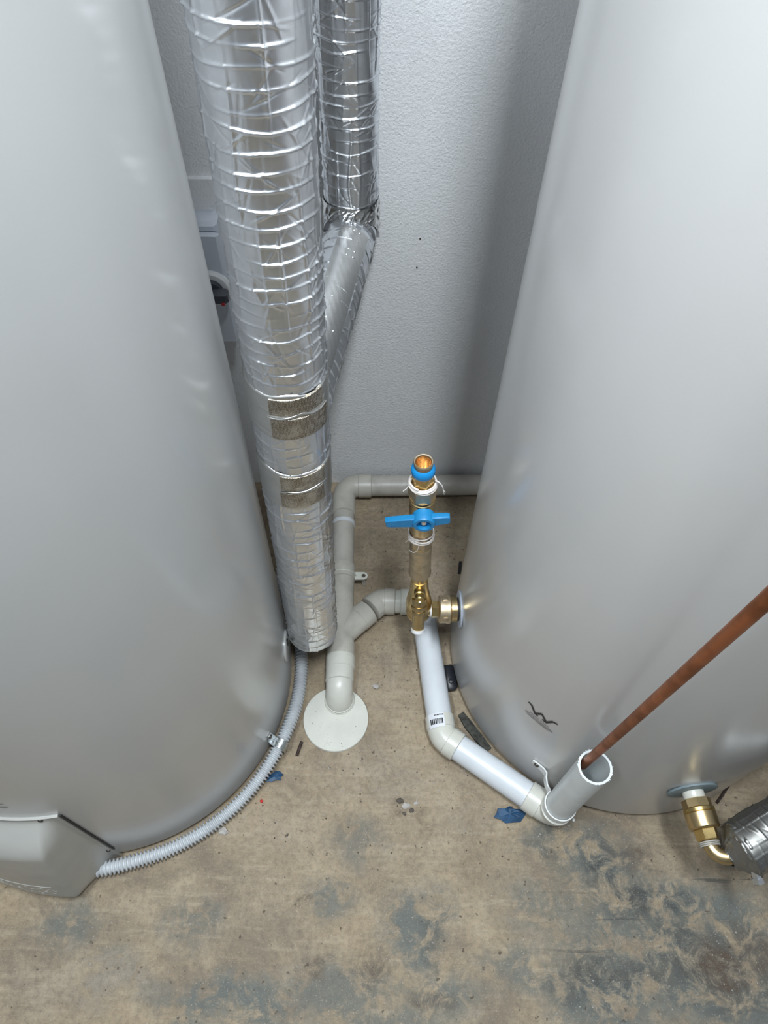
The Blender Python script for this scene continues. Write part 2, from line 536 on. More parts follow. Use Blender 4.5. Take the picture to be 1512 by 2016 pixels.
obj('wall_front', prism([(-.2, Y0 - .12), (X1 + .12, Y0 - .12), (X1 + .12, Y0), (-.2, Y0)], (0, 0, -0.1), V(1, 0, 0), V(0, 1, 0), V(0, 0, 1), Z1 + 0.1), 'brick', kind='structure', smooth=0)
for (lp, watts, lc, lw, ll) in ADDED_LAMPS:
    lamp = thing('added_lamp', 'unseen panel lamp added above the left water heater' if lp[0] < 0 else 'unseen panel lamp added above the gap beside the right water heater', 'lamp', (lp[0], lp[1], Z1))
    obj('housing', box((lp[0], lp[1], lp[2] + .035), (lw + .03, ll + .03, .05), bev=.008), 'lamp_body', lamp)
    obj('diffuser', box((lp[0], lp[1], lp[2] + .008), (lw, ll, .008), bev=.002), emit_mat('lamp_glow', lc, 6.0), lamp)
    for sy in (-1, 1):
        obj('hanger_rod', lathe((lp[0], lp[1] + sy * ll * .4, lp[2] + .055), (0, 0, 1), [(0, .004), (Z1 - lp[2] - .055, .004)], 10), 'steel', lamp)
    ld = bpy.data.lights.new('lamp_light', 'AREA')
    ld.shape = 'RECTANGLE'
    ld.size, ld.size_y = lw, ll
    ld.energy = watts
    ld.color = lc
    lo = bpy.data.objects.new('lamp_light', ld)
    col.objects.link(lo)
    lo.location = Vector((0, 0, lp[2] - Z1))
    lo.parent = lamp

# ------------------------------------------------------------------ the two tanks
TL = (-0.4946, 0.5241, 0.3214)
TR = (0.4601, 0.6100, 0.3188)

def cyl(t, th, z, r=0.0):
    a = th * D2R
    return V(t[0] + (t[2] + r) * math.cos(a), t[1] + (t[2] + r) * math.sin(a), z)

def nrm(th):
    return V(math.cos(th * D2R), math.sin(th * D2R), 0)

def tang(th):
    return V(-math.sin(th * D2R), math.cos(th * D2R), 0)

def tank(name, label, t, mat, top):
    root = thing(name, label, 'water heater', (t[0], t[1], 0))
    R = t[2]
    z0 = 0.012
    obj('shell', lathe((t[0], t[1], 0), (0, 0, 1), [(z0, R - .012), (z0 + .0015, R - .004), (z0 + .006, R - .0005), (z0 + .012, R), (.5, R), (1.0, R), (top - .02, R), (top - .004, R - .003), (top, R - .012)], 160), mat, root, smooth=40)
    obj('base_ring', lathe((t[0], t[1], 0), (0, 0, 1), [(0, R - .022), (z0 + .004, R - .022)], 96), 'black', root)
    obj('seam_band', lathe((t[0], t[1], 0), (0, 0, 1), [(top - .03, R + .0006), (top - .022, R + .0015), (top - .012, R - .001)], 120, False, False), mat, root)
    obj('lid', lathe((t[0], t[1], 0), (0, 0, 1), [(top - .012, R + .003), (top + .006, R + .002), (top + .02, R - .02), (top + .05, R * .6), (top + .062, R * .2), (top + .063, .001)], 120, True, False), mat, root)
    return root

tl = tank('water_heater', 'pale grey cylindrical water heater on the left with a bulging cover at its foot', TL, 'tank_l', 1.50)
tr = tank('water_heater', 'pale grey cylindrical water heater on the right with brass fittings and a black wave mark', TR, 'tank_r', 1.50)


# element cover at the foot of the left tank
COV = (-138.0, -79.2, 0.012, 0.312)
def cov_depth(th, z):
    """how far the moulded cover stands off the tank: flat rim, steep sides, deepest low down"""
    th0, th1, zlo, zhi = COV
    du = min(th - th0, th1 - th) * D2R * TL[2]
    dv = zhi - z
    f = np.clip(dv / (zhi - zlo), 0, 1)
    wside = .020 + .026 * f
    side = np.clip((du - .010) / wside, 0, 1)
    s_ = side if side < .8 else .8 + .2 * math.sin((side - .8) / .2 * math.pi / 2)
    topf = np.clip((dv - .010) / .060, 0, 1)
    q = math.sin(topf * math.pi / 2)
    low = np.clip((z - zlo) / .035, 0, 1)
    return .004 + (.030 + .034 * f ** .8) * s_ * q * (.80 + .20 * math.sin(low * math.pi / 2))

def cover(root):
    t = TL
    th0, th1, zlo, zhi = COV
    nu, nv = 110, 70
    P = np.zeros((nv, nu, 3))
    for i in range(nv):
        z = zlo + (zhi - zlo) * i / (nv - 1)
        for j in range(nu):
            th = th0 + (th1 - th0) * j / (nu - 1)
            P[i, j] = cyl(t, th, z, cov_depth(th, z))
    o = grid_mesh('element_cover', P, 'cover', root, wrap=False)
    sk = []
    for (ths, zs) in (([th0] * nv, np.linspace(zlo, zhi, nv)), ([th1] * nv, np.linspace(zlo, zhi, nv)), (list(np.linspace(th0, th1, nu)), [zhi] * nu)):
        ins = [cyl(t, a, b, -.002) for a, b in zip(ths, zs)]
        outs = [cyl(t, a, b, .004) for a, b in zip(ths, zs)]
        sk.append(loft([ins, outs], False))
    obj('cover_edge', merge(*sk), 'cover', o, smooth=30)
    g0 = [cyl(t, th1 + .35, z, .0010) for z in np.linspace(.060, zhi - .002, 30)]
    obj('cover_gasket', sweep(g0, .0016, 8), 'rubber', o)
    for (a, z) in ((-80.0, .068), (-83.5, .307)):
        obj('cover_screw', lathe(cyl(t, a, z, .003), nrm(a), [(0, .0035), (.002, .0035), (.003, .0025)], 14), 'screw', o)
    l1 = [cyl(t, a, .105, cov_depth(a, .105) + .0001) for a in np.linspace(-112, -91, 22)]
    obj('moulded_line', sweep(l1, .0006, 6), 'cover', o)
    r = np.random.default_rng(8)
    ms = []
    for k in range(46):
        a, z = r.uniform(-108, -90.5), r.uniform(.048, .094)
        d = cov_depth(a, z)
        pth = [cyl(t, a + q * r.uniform(.15, .5), z + q * r.normal(0, .002), d) for q in (-1, 0, 1)]
        ms.append(sweep(pth, .00035, 5))
    obj('embossed_marks', merge(*ms), 'cover', o, kind='stuff')
    return o
cover(tl)

# small port cap on the inner side of the left tank (just under the wrapped pipe)
pc = obj('port_cap', lathe(cyl(TL, 3.5, .135, -.001), nrm(3.5), [(0, .030), (.003, .030), (.004, .028), (.0045, .014)], 40), 'tank_l', tl)
obj('port_slot', box(cyl(TL, 3.5, .150, .0046), (.002, .006, .022), (nrm(3.5), tang(3.5), V(0, 0, 1)), .0008), 'rubber', pc)

# printed lettering at the left frame edge of the left tank
def strokes(t, rows, mat, root, name, r=.0004, hgt=.004):
    ms = []
    for (a0, a1, z, gap) in rows:
        a = a0
        while a < a1:
            w = random.uniform(.12, .36) * gap
            k = random.uniform(.55, 1.0)
            for (b0, b1, zz0, zz1) in ((a, a + w * .3, -k, k), (a, a + w, k * .5, k), (a + w * .7, a + w, -k, k * .4)):
                p = [cyl(t, b0, z + zz0 * hgt / 2, r), cyl(t, b1, z + zz0 * hgt / 2, r), cyl(t, b1, z + zz1 * hgt / 2, r), cyl(t, b0, z + zz1 * hgt / 2, r)]
                ms.append((np.array(p), [(0, 1, 2, 3)]))
            a += w + .10 * gap
    return obj(name, merge(*ms), mat, root, smooth=0)
strokes(TL, [(-90.5, -86.4, .388, 1.0), (-90.5, -86.9, .372, 1.0)], 'ink_grey', tl, 'printed_text', hgt=.007)

# certification mark on the right tank: two-peaked wave over lines of print
wm = [(-136.41, .2926), (-135.37, .2949), (-133.38, .2817), (-131.73, .2963), (-129.84, .2821), (-128.29, .2973), (-127.03, .2975),
      (-129.46, .2746), (-130.95, .2762), (-130.70, .2800), (-131.85, .2880), (-133.0, .2796), (-132.6, .2768), (-133.6, .2731)]
# built as thick strokes following the mark's outline
def stroke_cyl(t, pts, wid, r=.0005):
    ms = []
    R = t[2]
    for (a, b) in zip(pts[:-1], pts[1:]):
        pa, pb = V(a[0] * D2R * R, a[1]), V(b[0] * D2R * R, b[1])
        d = unit(pb - pa); n = V(-d[1], d[0]) * wid / 2
        q = [pa - n - d * wid * .2, pb - n + d * wid * .2, pb + n + d * wid * .2, pa + n - d * wid * .2]
        ms.append((np.array([cyl(t, p[0] / D2R / R, p[1], r) for p in q]), [(0, 1, 2, 3)]))
    return merge(*ms)
mark = obj('wave_mark', merge(
    stroke_cyl(TR, [(-136.3, .2935), (-135.3, .2930), (-133.45, .2768), (-131.75, .2925), (-129.7, .2778), (-128.3, .2950), (-127.1, .2972)], .0046),
    stroke_cyl(TR, [(-133.5, .2760), (-132.5, .2772)], .0040, .0006), stroke_cyl(TR, [(-130.9, .2770), (-129.6, .2764)], .0040, .0006)), 'ink', tr, smooth=0)

def wrapped_text(txt, t, th_c, z, size, mat, root, name, width=None):
    cu = bpy.data.curves.new(name, 'FONT')
    cu.body = txt
    cu.size = size
    cu.align_x = 'CENTER'
    tmp = bpy.data.objects.new(name + '_tmp', cu)
    col.objects.link(tmp)
    bpy.context.view_layer.update()
    dg = bpy.context.evaluated_depsgraph_get()
    me = tmp.evaluated_get(dg).to_mesh()
    vv = np.array([v.co[:] for v in me.vertices])
    ff = [tuple(p.vertices) for p in me.polygons]
    tmp.evaluated_get(dg).to_mesh_clear()
    bpy.data.objects.remove(tmp)
    bpy.data.curves.remove(cu)
    if width:
        vv[:, 0] *= width / (vv[:, 0].max() - vv[:, 0].min())
    pts = np.array([cyl(t, th_c + x / t[2] / D2R, z + y, .0005) for x, y, _ in vv])
    return obj(name, (pts, ff), mat, root, smooth=0)
wrapped_text('WaterMark', TR, -131.6, .2668, .0062, 'ink', tr, 'mark_lettering', .036)
strokes(TR, [(-136.0, -127.1, .2622, .8)], 'ink_grey', tr, 'mark_small_print', hgt=.0034)
strokes(TR, [(-136.2, -127.0, .2585, .8), (-135.6, -127.8, .2552, .7)], 'ink_grey', tr, 'mark_small_print', hgt=.0030)
strokes(TR, [(-86.2, -80.2, .2135, 1.3)], 'ink', tr, 'printed_text', hgt=.007)
obj('printed_rule', stroke_cyl(TR, [(-80.0, .2135), (-77, .2137), (-74, .2140)], .0016), 'ink_grey', tr, smooth=0)

# ------------------------------------------------------------------ foil-wrapped pipes
def fourier(n, k, amp, L=1.0, seed=0):
    r = np.random.default_rng(seed)
    x = np.linspace(0, 1, n, endpoint=False)
    y = np.zeros(n)
    for i in range(1, k + 1):
        y += r.normal() / (i ** .6) * np.sin(2 * math.pi * (i * x + r.random()))
    return y * amp / max(1e-9, np.std(y))

def foil(o, d, L, R, rows, cols, seed, ring_at, ncol, creases, ring_amp=.0016, col_amp=.0012, face=None, lump=.0005, end_round=True, wv=.0013):
    """wrinkled reinforced foil jacket: ridges over the scrim threads, meandering folds, crumples"""
    r = np.random.default_rng(seed)
    u, w, d = basis(d)
    a = np.arange(cols) * 2 * math.pi / cols
    ua = a * R
    C = 2 * math.pi * R
    v = np.linspace(0, L, rows)
    H = np.zeros((rows, cols))
    dv = L / (rows - 1)
    for k, v0 in enumerate(ring_at):
        wob = fourier(cols, 4, .0010, seed=seed * 1000 + k)
        am = ring_amp * np.clip(.75 + fourier(cols, 5, .45, seed=seed * 2000 + k), .0, 1.6)
        lo, hi = int(max(0, (v0 - .008) / dv)), int(min(rows, (v0 + .008) / dv + 1))
        if hi <= lo:
            continue
        H[lo:hi] += am * np.exp(-((v[lo:hi, None] - v0 - wob) / wv) ** 2)
    for k in range(ncol):
        c0 = (k + r.uniform(-.25, .25)) / ncol * C
        me = np.interp(v, np.linspace(0, L, max(6, int(L / .05))), r.normal(0, .0016, max(6, int(L / .05))))
        am = col_amp * np.clip(np.interp(v, np.linspace(0, L, max(6, int(L / .04))), r.normal(.7, .6, max(6, int(L / .04)))), -.5, 1.7)
        dd = (ua[None, :] - c0 - me[:, None] + C / 2) % C - C / 2
        H += am[:, None] * np.exp(-(dd / .0011) ** 2)
    for k in range(creases):
        cu, cv = r.uniform(0, C), r.uniform(0, L)
        an = r.uniform(-1.25, 1.25) + math.pi / 2
        ln = r.uniform(.010, .038)
        am = r.choice([-1, 1], p=[.4, .6]) * r.uniform(.0004, .0013)
        lo, hi = int(max(0, (cv - ln - .004) / dv)), int(min(rows, (cv + ln + .004) / dv + 1))
        if hi - lo < 2:
            continue
        du = (ua[None, :] - cu + C / 2) % C - C / 2
        dz = v[lo:hi, None] - cv
        al = du * math.cos(an) + dz * math.sin(an)
        pe = -du * math.sin(an) + dz * math.cos(an)
        H[lo:hi] += am * np.exp(-(pe / .0010) ** 2) * np.clip(1 - (np.abs(al) / ln) ** 2, 0, 1)
    for k in range(40):                                    # soft lumps under the foil
        fu, fv = r.integers(1, 9), r.uniform(8, 60)
        H += lump / 6 * np.sin(a[None, :] * fu + r.uniform(0, 6.28) + v[:, None] * fv * 2)
    if end_round:
        e = np.clip(v / .006, 0, 1)
        H -= (.006 * (1 - np.sqrt(np.clip(1 - (1 - e) ** 2, 0, 1))))[:, None]
    rad = R + H
    P = np.asarray(o, float) + v[:, None, None] * d + rad[..., None] * (np.cos(a)[:, None] * u + np.sin(a)[:, None] * w)
    return P

def rings_between(z0, z1, sp, jit, r):
    out, z = [], z0 + r.uniform(.2, .8) * sp
    while z < z1:
        out.append(z)
        z += sp * r.uniform(1 - jit, 1 + jit)
    return out

# front pipe: vertical, beside the left tank
PX, PY, PR = -0.1285, 0.578, 0.0445
zb = 0.128
r1 = np.random.default_rng(3)
fp = thing('insulated_pipe', 'thick foil-wrapped vertical pipe in front, ending open above the floor beside the left tank', 'insulated pipe', (PX, PY, zb))
ring = rings_between(0, .46, .0205, .35, r1) + rings_between(.535, .595, .0165, .2, r1) + rings_between(.665, 1.06, .0150, .20, r1)
FD = unit(V(.0235, 0, 1))
def fx(z):
    return PX + (z - zb) * .0235
P = foil((PX, PY, zb), FD, 1.06, PR, 1500, 200, 11, ring, 17, 560, face=-77)
grid_mesh('foil_jacket', P, 'foil', fp)
P = foil(V(PX, PY, zb) + FD * 1.06, FD, Z1 - zb - 1.06, PR, 500, 72, 12, rings_between(0, Z1 - zb - 1.06, .016, .2, r1), 17, 150, end_round=False)
grid_mesh('upper_jacket', P, 'foil', fp)
obj('insulation_end', lathe((PX, PY, zb), (0, 0, 1), [(.0005, PR - .004), (.0002, .016), (.004, .0155), (.05, .0155)], 40, False, False), 'insul', fp)
obj('inner_pipe', lathe((PX, PY, zb), (0, 0, 1), [(.05, .0001), (.05, .0138), (.006, .0138), (.006, .0125), (.06, .0125)], 32, False, False), 'copper', fp)

def tape_band(root, o, d, R, z0, z1, seed, mat='foil_tape', wr=.0009, cols=150, rows=60, a0=None, a1=None, name='tape_band'):
    r = np.random.default_rng(seed)
    u, w, d = basis(d)
    full = a0 is None
    a = np.arange(cols) * 2 * math.pi / cols if full else np.linspace(a0, a1, cols) * D2R
    v = np.linspace(z0, z1, rows)
    if full:
        et, eb = fourier(cols, 6, .0016, seed=seed), fourier(cols, 6, .0014, seed=seed + 1)
    else:
        et = eb = np.zeros(cols)
    t = np.linspace(0, 1, rows)[:, None]
    vv = v[:, None] + eb[None, :] * (1 - t) + et[None, :] * t
    H = np.zeros((rows, cols))
    for k in range(26):
        cu, cv, an, ln = r.uniform(-math.pi, math.pi), r.uniform(z0, z1), r.normal(0, .35), r.uniform(.008, .03)
        am = r.uniform(-1, 1) * wr
        du = ((a[None, :] - cu + math.pi) % (2 * math.pi) - math.pi) * R
        dz = vv - cv
        al, pe = du * math.cos(an) + dz * math.sin(an), -du * math.sin(an) + dz * math.cos(an)
        H += am * 1.3 * np.exp(-(pe / .0016) ** 2) * np.clip(1 - (al / ln) ** 2, 0, 1)
    edge = np.clip(np.minimum(t, 1 - t) * (z1 - z0) / .0012, 0, 1)
    rad = R - .0012 + (.0012 + .0012 * 1) * edge + H
    if full:
        uu, ww = u, w
    else:
        uu, ww = V(1, 0, 0), V(0, 1, 0)
    P = np.asarray(o, float) + vv[..., None] * d + rad[..., None] * (np.cos(a)[:, None] * uu + np.sin(a)[:, None] * ww)
    return grid_mesh(name, P, mat, root, wrap=full)

for (z0, z1, sd) in ((.728, .797, 31), (.590, .662, 32)):
    tb = tape_band(fp, (fx(0), PY, 0), FD, PR + .0012, z0, z1, sd)
    tb['label'] = 'smooth foil tape band'
for (z0, z1, aa, ab, sd) in ((.768, .794, -108, -30, 41), (.729, .764, -108, -22, 44), (.630, .659, -106, -32, 42), (.594, .626, -108, -36, 46)):  # brown reflection of the surroundings, painted as patches on the tape bands
    pt = tape_band(fp, (fx(0), PY, 0), FD, PR + .0026, z0, z1, sd, 'foil_weave_reflection', .0008, 90, 34, aa, ab, 'tape_or_reflection_patch')
    pt['label'] = 'woven tape patch with a brown reflection painted in'
# puckered fold of tape between the patches
for (z, sd, ang) in ((.766, 51, (-112, -20)), (.628, 52, (-108, -30))):
    rr = np.random.default_rng(sd)
    aa = np.linspace(ang[0], ang[1], 40)
    zz = z + np.interp(aa, np.linspace(ang[0], ang[1], 7), rr.normal(0, .0035, 7))
    pth = [V(fx(k) + (PR + .0034) * math.cos(q * D2R), PY + (PR + .0034) * math.sin(q * D2R), k) for q, k in zip(aa, zz)]
    rad = [(.0006 + .0011 * math.sin(i / 39 * math.pi)) for i in range(40)]
    obj('tape_pucker', sweep(pth, rad, 10), 'foil_tape', fp)

# rear pipe: vertical against the wall, then a branch to the front pipe
QX, QY, QR = -0.0605, 0.9845, 0.0395
rp = thing('insulated_pipe', 'foil-wrapped pipe against the wall with a crumpled tape joint and slanting branch', 'insulated pipe', (QX, QY, 0.70))
zq = 0.735
P = foil((QX, QY, zq), (0, 0, 1), .36, QR, 520, 160, 21, rings_between(0, .36, .0150, .25, r1), 16, 210)
grid_mesh('foil_jacket', P, 'foil', rp)
P = foil((QX, QY, zq + .36), (0, 0, 1), Z1 - zq - .36, QR, 500, 64, 22, rings_between(0, Z1 - zq - .36, .016, .2, r1), 16, 150, end_round=False)
grid_mesh('upper_jacket', P, 'foil', rp)
b0, b1 = V(-.0607, .978, .700), V(-.1100, .616, .700)
bd = unit(b1 - b0)
bl = float(np.linalg.norm(b1 - b0)) - .0
P = foil(b0 + bd * .005, bd, bl, QR - .001, 520, 160, 23, rings_between(0.02, bl, .0190, .25, r1), 14, 120, lump=.0003)
grid_mesh('branch_jacket', P, 'foil', rp)
# elbow block under the joint
obj('elbow_jacket', sweep(bend((QX, QY, .80), (QX, QY, .705), tuple(b0 + bd * .1), .028, 10), QR + .001, 48), 'foil', rp, smooth=180)
# crumpled collar
cols_, rows_ = 180, 80
rr = np.random.default_rng(77)
a = np.arange(cols_) * 2 * math.pi / cols_
v = np.linspace(.694, .756, rows_)
H = np.zeros((rows_, cols_))
for k in range(260):
    cu, cv, an, ln = rr.uniform(-math.pi, math.pi), rr.uniform(.694, .756), rr.uniform(-.9, .9) + 1.3, rr.uniform(.004, .014)
    am = rr.uniform(-1, 1.3) * .0020
    du = ((a[None, :] - cu + math.pi) % (2 * math.pi) - math.pi) * QR
    dz = v[:, None] - cv
    al, pe = du * math.cos(an) + dz * math.sin(an), -du * math.sin(an) + dz * math.cos(an)
    H += am * np.exp(-(pe / .0012) ** 2) * np.clip(1 - (al / ln) ** 2, 0, 1)
t = np.linspace(0, 1, rows_)[:, None]
vv = v[:, None] + fourier(cols_, 8, .003, seed=5)[None, :] * (1 - t) + fourier(cols_, 6, .002, seed=6)[None, :] * t
rad = QR + .0016 + .0010 * np.sin(t * math.pi) + H
P = np.stack([QX + rad * np.cos(a), QY + rad * np.sin(a), vv], -1)
cl = grid_mesh('crumpled_collar', P, 'foil_crumple', rp)
cl['label'] = 'crumpled bright foil tape around the joint'
# a flap of loose tape on the right of the joint
fl = [V(QX + .026, QY - .032, .722), V(QX + .036, QY - .024, .712), V(QX + .0425, QY - .013, .700)]
obj('tape_flap', ribbon(fl, [.010, .009, .004], .0008), 'foil_crumple', rp, smooth=60)
# smooth tape patch along the branch and its dark open seam
u_, w_, d_ = basis(bd)
P = np.zeros((60, 50, 3))
for i in range(60):
    for j in range(50):
        s = .045 + .300 * i / 59
        an = math.atan2(np.dot(V(0, 0, 1), w_), np.dot(V(0, 0, 1), u_)) + (-1.0 + 1.15 * j / 49)
        P[i, j] = b0 + d_ * s + (QR + .0006 + .0002 * math.sin(i * 1.7 + j * .6)) * (math.cos(an) * u_ + math.sin(an) * w_)
tp = grid_mesh('tape_or_reflection_patch', P, 'foil_tape', rp, wrap=False)
tp['label'] = 'smooth tape strip along the branch'
sn = V(-bd[1], bd[0], 0)
if sn[0] > 0:
    sn = -sn
obj('open_seam', box(b0 + bd * .026 + sn * .030 + V(0, 0, .0255), (.034, .007, .006), (bd, sn, V(0, 0, 1)), .001), 'insul', rp)

# ------------------------------------------------------------------ isolator switch box on the wall behind
def wp(x, z, out=0.0):
    return V(x, WY(x), z) + wnor * out
sw = thing('isolator_switch', 'pale weatherproof isolator switch box on the wall behind the left tank', 'switch', wp(-.325, .60))
obj('back_box', box(wp(-.325, .597, .022), (.110, .044, .222), (wdir, -wnor, V(0, 0, 1)), .005), 'box_plastic', sw)
obj('lid', box(wp(-.325, .590, .050), (.116, .014, .216), (wdir, -wnor, V(0, 0, 1)), .004), 'box_plastic', sw)
obj('rotary_plate', lathe(wp(-.295, .600, .056), wnor, [(0, .034), (.004, .034), (.008, .030)], 40), 'white_plastic', sw)
kn = obj('rotary_knob', merge(lathe(wp(-.295, .600, .063), wnor, [(0, .022), (.008, .020)], 30), box(wp(-.290, .600, .078), (.052, .020, .022), (wdir, -wnor, V(0, 0, 1)), .004)), 'knob', sw)
obj('knob_pointer', box(wp(-.2725, .592, .0885), (.006, .003, .005), (wdir, -wnor, V(0, 0, 1)), .0008), 'red', kn)
obj('mounting_pad', box(wp(-.325, .730, .004), (.150, .008, .060), (wdir, -wnor, V(0, 0, 1)), .002), 'wall', sw)
cpipe = obj('conduit_drop', sweep([wp(-.325, .49, .022), wp(-.325, .02, .022)], .0125, 20), 'conduit', sw)
obj('conduit_gland', lathe(wp(-.325, .488, .022), (0, 0, -1), [(0, .017), (.016, .017), (.019, .015)], 24), 'conduit', sw)

# ------------------------------------------------------------------ PVC drain run
PZ = 0.031
PRD, SRD = 0.0242, 0.0272
dr = thing('drain_pipe', 'white plastic drain pipe run with elbows, a wye and an open upright cup', 'drain pipe', (0.1, 0.6, 0))

def pipe(a, b, mat='pvc_pipe', r=PRD, name='pipe_length', root=dr, n=40):
    a, b = V(*a), V(*b)
    return obj(name, lathe(a, b - a, [(0, r), (float(np.linalg.norm(b - a)), r)], n), mat, root)

def socket(a, b, mat, r=SRD, lip=True):
    a, b = V(*a), V(*b)
    L = float(np.linalg.norm(b - a))
    prof = [(0, r - .002), (.0012, r), (L - .0012, r), (L, r - .002)]
    return lathe(a, b - a, prof, 40)

def elbow(p0, c, p1, s0, s1, mat, name='elbow', r=.024, rad=PRD + .0016):
    """swept bend with a socket collar at either end; s0/s1 = collar lengths"""
    p0, c, p1 = V(*p0), V(*c), V(*p1)
    arc = bend(p0, c, p1, r, 12)
    a0, a1 = unit(p0 - c), unit(p1 - c)
    return obj(name, merge(sweep(arc, rad, 40), socket(arc[0] - a0 * .001, arc[0] + a0 * s0, mat), socket(arc[-1] - a1 * .001, arc[-1] + a1 * s1, mat)), mat, dr), arc[0] + a0 * s0, arc[-1] + a1 * s1

A0 = (-.0768, .4900, PZ + .006)      # above the floor plate
A1 = (-.0945, .9890, PZ + .004)      # corner at the wall
A2 = (.300, WY(.300) - .033, PZ + .004)
WYE = V(-.0800, .6150, PZ + .005)
mdir0 = unit(V(*A1) - V(*A0))
# down elbow at the floor plate
elbow((A0[0], A0[1], .0), A0, tuple(WYE), .006, .036, 'pvc_fit', r=.026)
obj('socket_ring', socket(WYE - mdir0 * .074, WYE - mdir0 * .047, 'pvc_fit', SRD + .0012), 'pvc_fit', dr)
# main body with wye branch
mdir = unit(V(*A1) - V(*A0))
B1 = (-.0035, .6950, PZ)
B2 = (.0830, .6950, PZ)
bdir = unit(V(*B1) - WYE)
wy = obj('wye', merge(socket(WYE - mdir * .052, WYE - mdir * .018, 'pvc_fit_old'), lathe(WYE - mdir * .02, mdir, [(0, PRD + .002), (.078, PRD + .002)], 40),
                      lathe(WYE, bdir, [(0, PRD + .002), (.060, PRD + .002)], 40), socket(WYE + bdir * .048, WYE + bdir * .076, 'pvc_fit_old'),
                      socket(WYE + mdir * .125, WYE + mdir * .160, 'pvc_fit_old'), lathe(WYE + mdir * .05, mdir, [(0, PRD + .001), (.085, PRD + .001)], 40)), 'pvc_fit_old', dr)
_, e0, e1 = elbow(tuple(WYE + mdir * .2), A1, A2, .048, .030, 'pvc_fit_old', r=.034)
pipe(tuple(WYE + mdir * .155), tuple(e0), 'pvc_old')
sb = WYE + mdir * .262
obj('socket_ring', socket(sb, sb + mdir * .011, 'pvc_pipe', PRD + .0012), 'pvc_pipe', dr)
pipe(tuple(e1), A2, 'pvc_old')
# branch: 45 elbow, short run under the valve, 90 elbow, long white run
C1 = (.1190, .4170, PZ)
_, f0, f1 = elbow(tuple(WYE + bdir * .07), B1, B2, .018, .022, 'pvc_fit_old', r=.022)
_, g0, g1 = elbow(B1, B2, C1, .018, .012, 'pvc_fit', r=.030)
pipe(tuple(f1), tuple(g0), 'pvc_fit', name='pipe_length')
C2 = (.3095, .2880, PZ)
el, h0, h1 = elbow(B2, C1, C2, .024, .022, 'pvc_fit', r=.030)
pipe(tuple(g1), tuple(h0), 'pvc_pipe')
TOPZ = .318
_, i0, i1 = elbow(C1, C2, (C2[0], C2[1], .2), .026, .010, 'pvc_fit', r=.026)
pipe(tuple(h1), tuple(i0), 'pvc_pipe')
# upright cup (tundish), open at the top
tun = obj('upright_cup', lathe((C2[0], C2[1], 0), (0, 0, 1), [(.056, PRD - .0045), (.056, PRD), (TOPZ, PRD), (TOPZ, PRD - .0032), (.060, PRD - .0032), (.058, .001)], 64, False, False), 'pvc_tund', dr)
swf = []
rr = np.random.default_rng(9)
for k in range(46):
    an = rr.uniform(0, 6.28)
    p = V(C2[0] + PRD * math.cos(an), C2[1] + PRD * math.sin(an), TOPZ)
    s = rr.uniform(.0003, .0008)
    swf.append(lathe(p - V(0, 0, s), (rr.normal(), rr.normal(), .8), [(0, s), (s * 2, s * .8), (s * 3, s * .1)], 6))
obj('saw_burr', merge(*swf), 'pvc_rim', tun, kind='stuff')

# barcode sticker on the elbow
dirw = unit(V(*B2) - V(*C1))
sw_u = unit(np.cross(dirw, V(0, 0, 1)))             # to the right of the run
def on_pipe(s, an, r=SRD + .0005):
    c = V(*h0) - dirw * s + 0
    return c + (math.sin(an) * sw_u + math.cos(an) * V(0, 0, 1)) * r
side = 1 if np.dot(sw_u, V(1, 0, 0)) > 0 else -1
def patch(s0, s1, a0, a1, r, n=8):
    g = [[on_pipe(s, side * q, r) for q in np.linspace(a0, a1, n)] for s in (s0, s1)]
    return loft(g, False)
lb = obj('barcode_label', patch(.001, .0275, -.95, .20, SRD + .0004), 'label', el, smooth=180)
bars, q = [], -.82
rr = np.random.default_rng(4)
while q < .08:
    w = rr.choice([.03, .05, .09])
    bars.append(patch(.0115, .0215, q, q + w, SRD + .0007, 2))
    q += w + rr.choice([.025, .04])
obj('barcode', merge(*bars), 'ink', el, smooth=0)
tx = []
q = -.45
while q < .15:
    w = rr.uniform(.04, .08)
    tx.append(patch(.0035 + rr.uniform(0, .0006), .0062, q, q + w, SRD + .0007, 2))
    q += w + .022
obj('label_print', merge(*tx), 'ink', el, smooth=0)

# floor plate
fpz = thing('floor_plate', 'round white plastic cover plate on the concrete where the drain enters the floor', 'cover plate', (-.082, .4535, 0))
obj('plate', lathe((-.082, .4535, 0), (0, 0, 1), [(0, .0625), (.0055, .0625), (.0068, .0615), (.0068, .031)], 80), 'pvc_fit', fpz)
obj('collar', lathe((A0[0], A0[1], 0), (0, 0, 1), [(.0062, PRD + .006), (.009, PRD + .0045)], 48, False, False), 'pvc_fit', fpz)
sp = []
rr = np.random.default_rng(12)
for k in range(34):
    an, ra = rr.uniform(0, 6.28), .060 * math.sqrt(rr.random())
    s = rr.uniform(.0004, .0011)
    sp.append(lathe((-.082 + ra * math.cos(an), .4535 + ra * math.sin(an), .0066), (0, 0, 1), [(0, s), (s * .6, s * .5)], 5))
obj('dirt_specks', merge(*sp), 'stone_dark', fpz, kind='stuff')

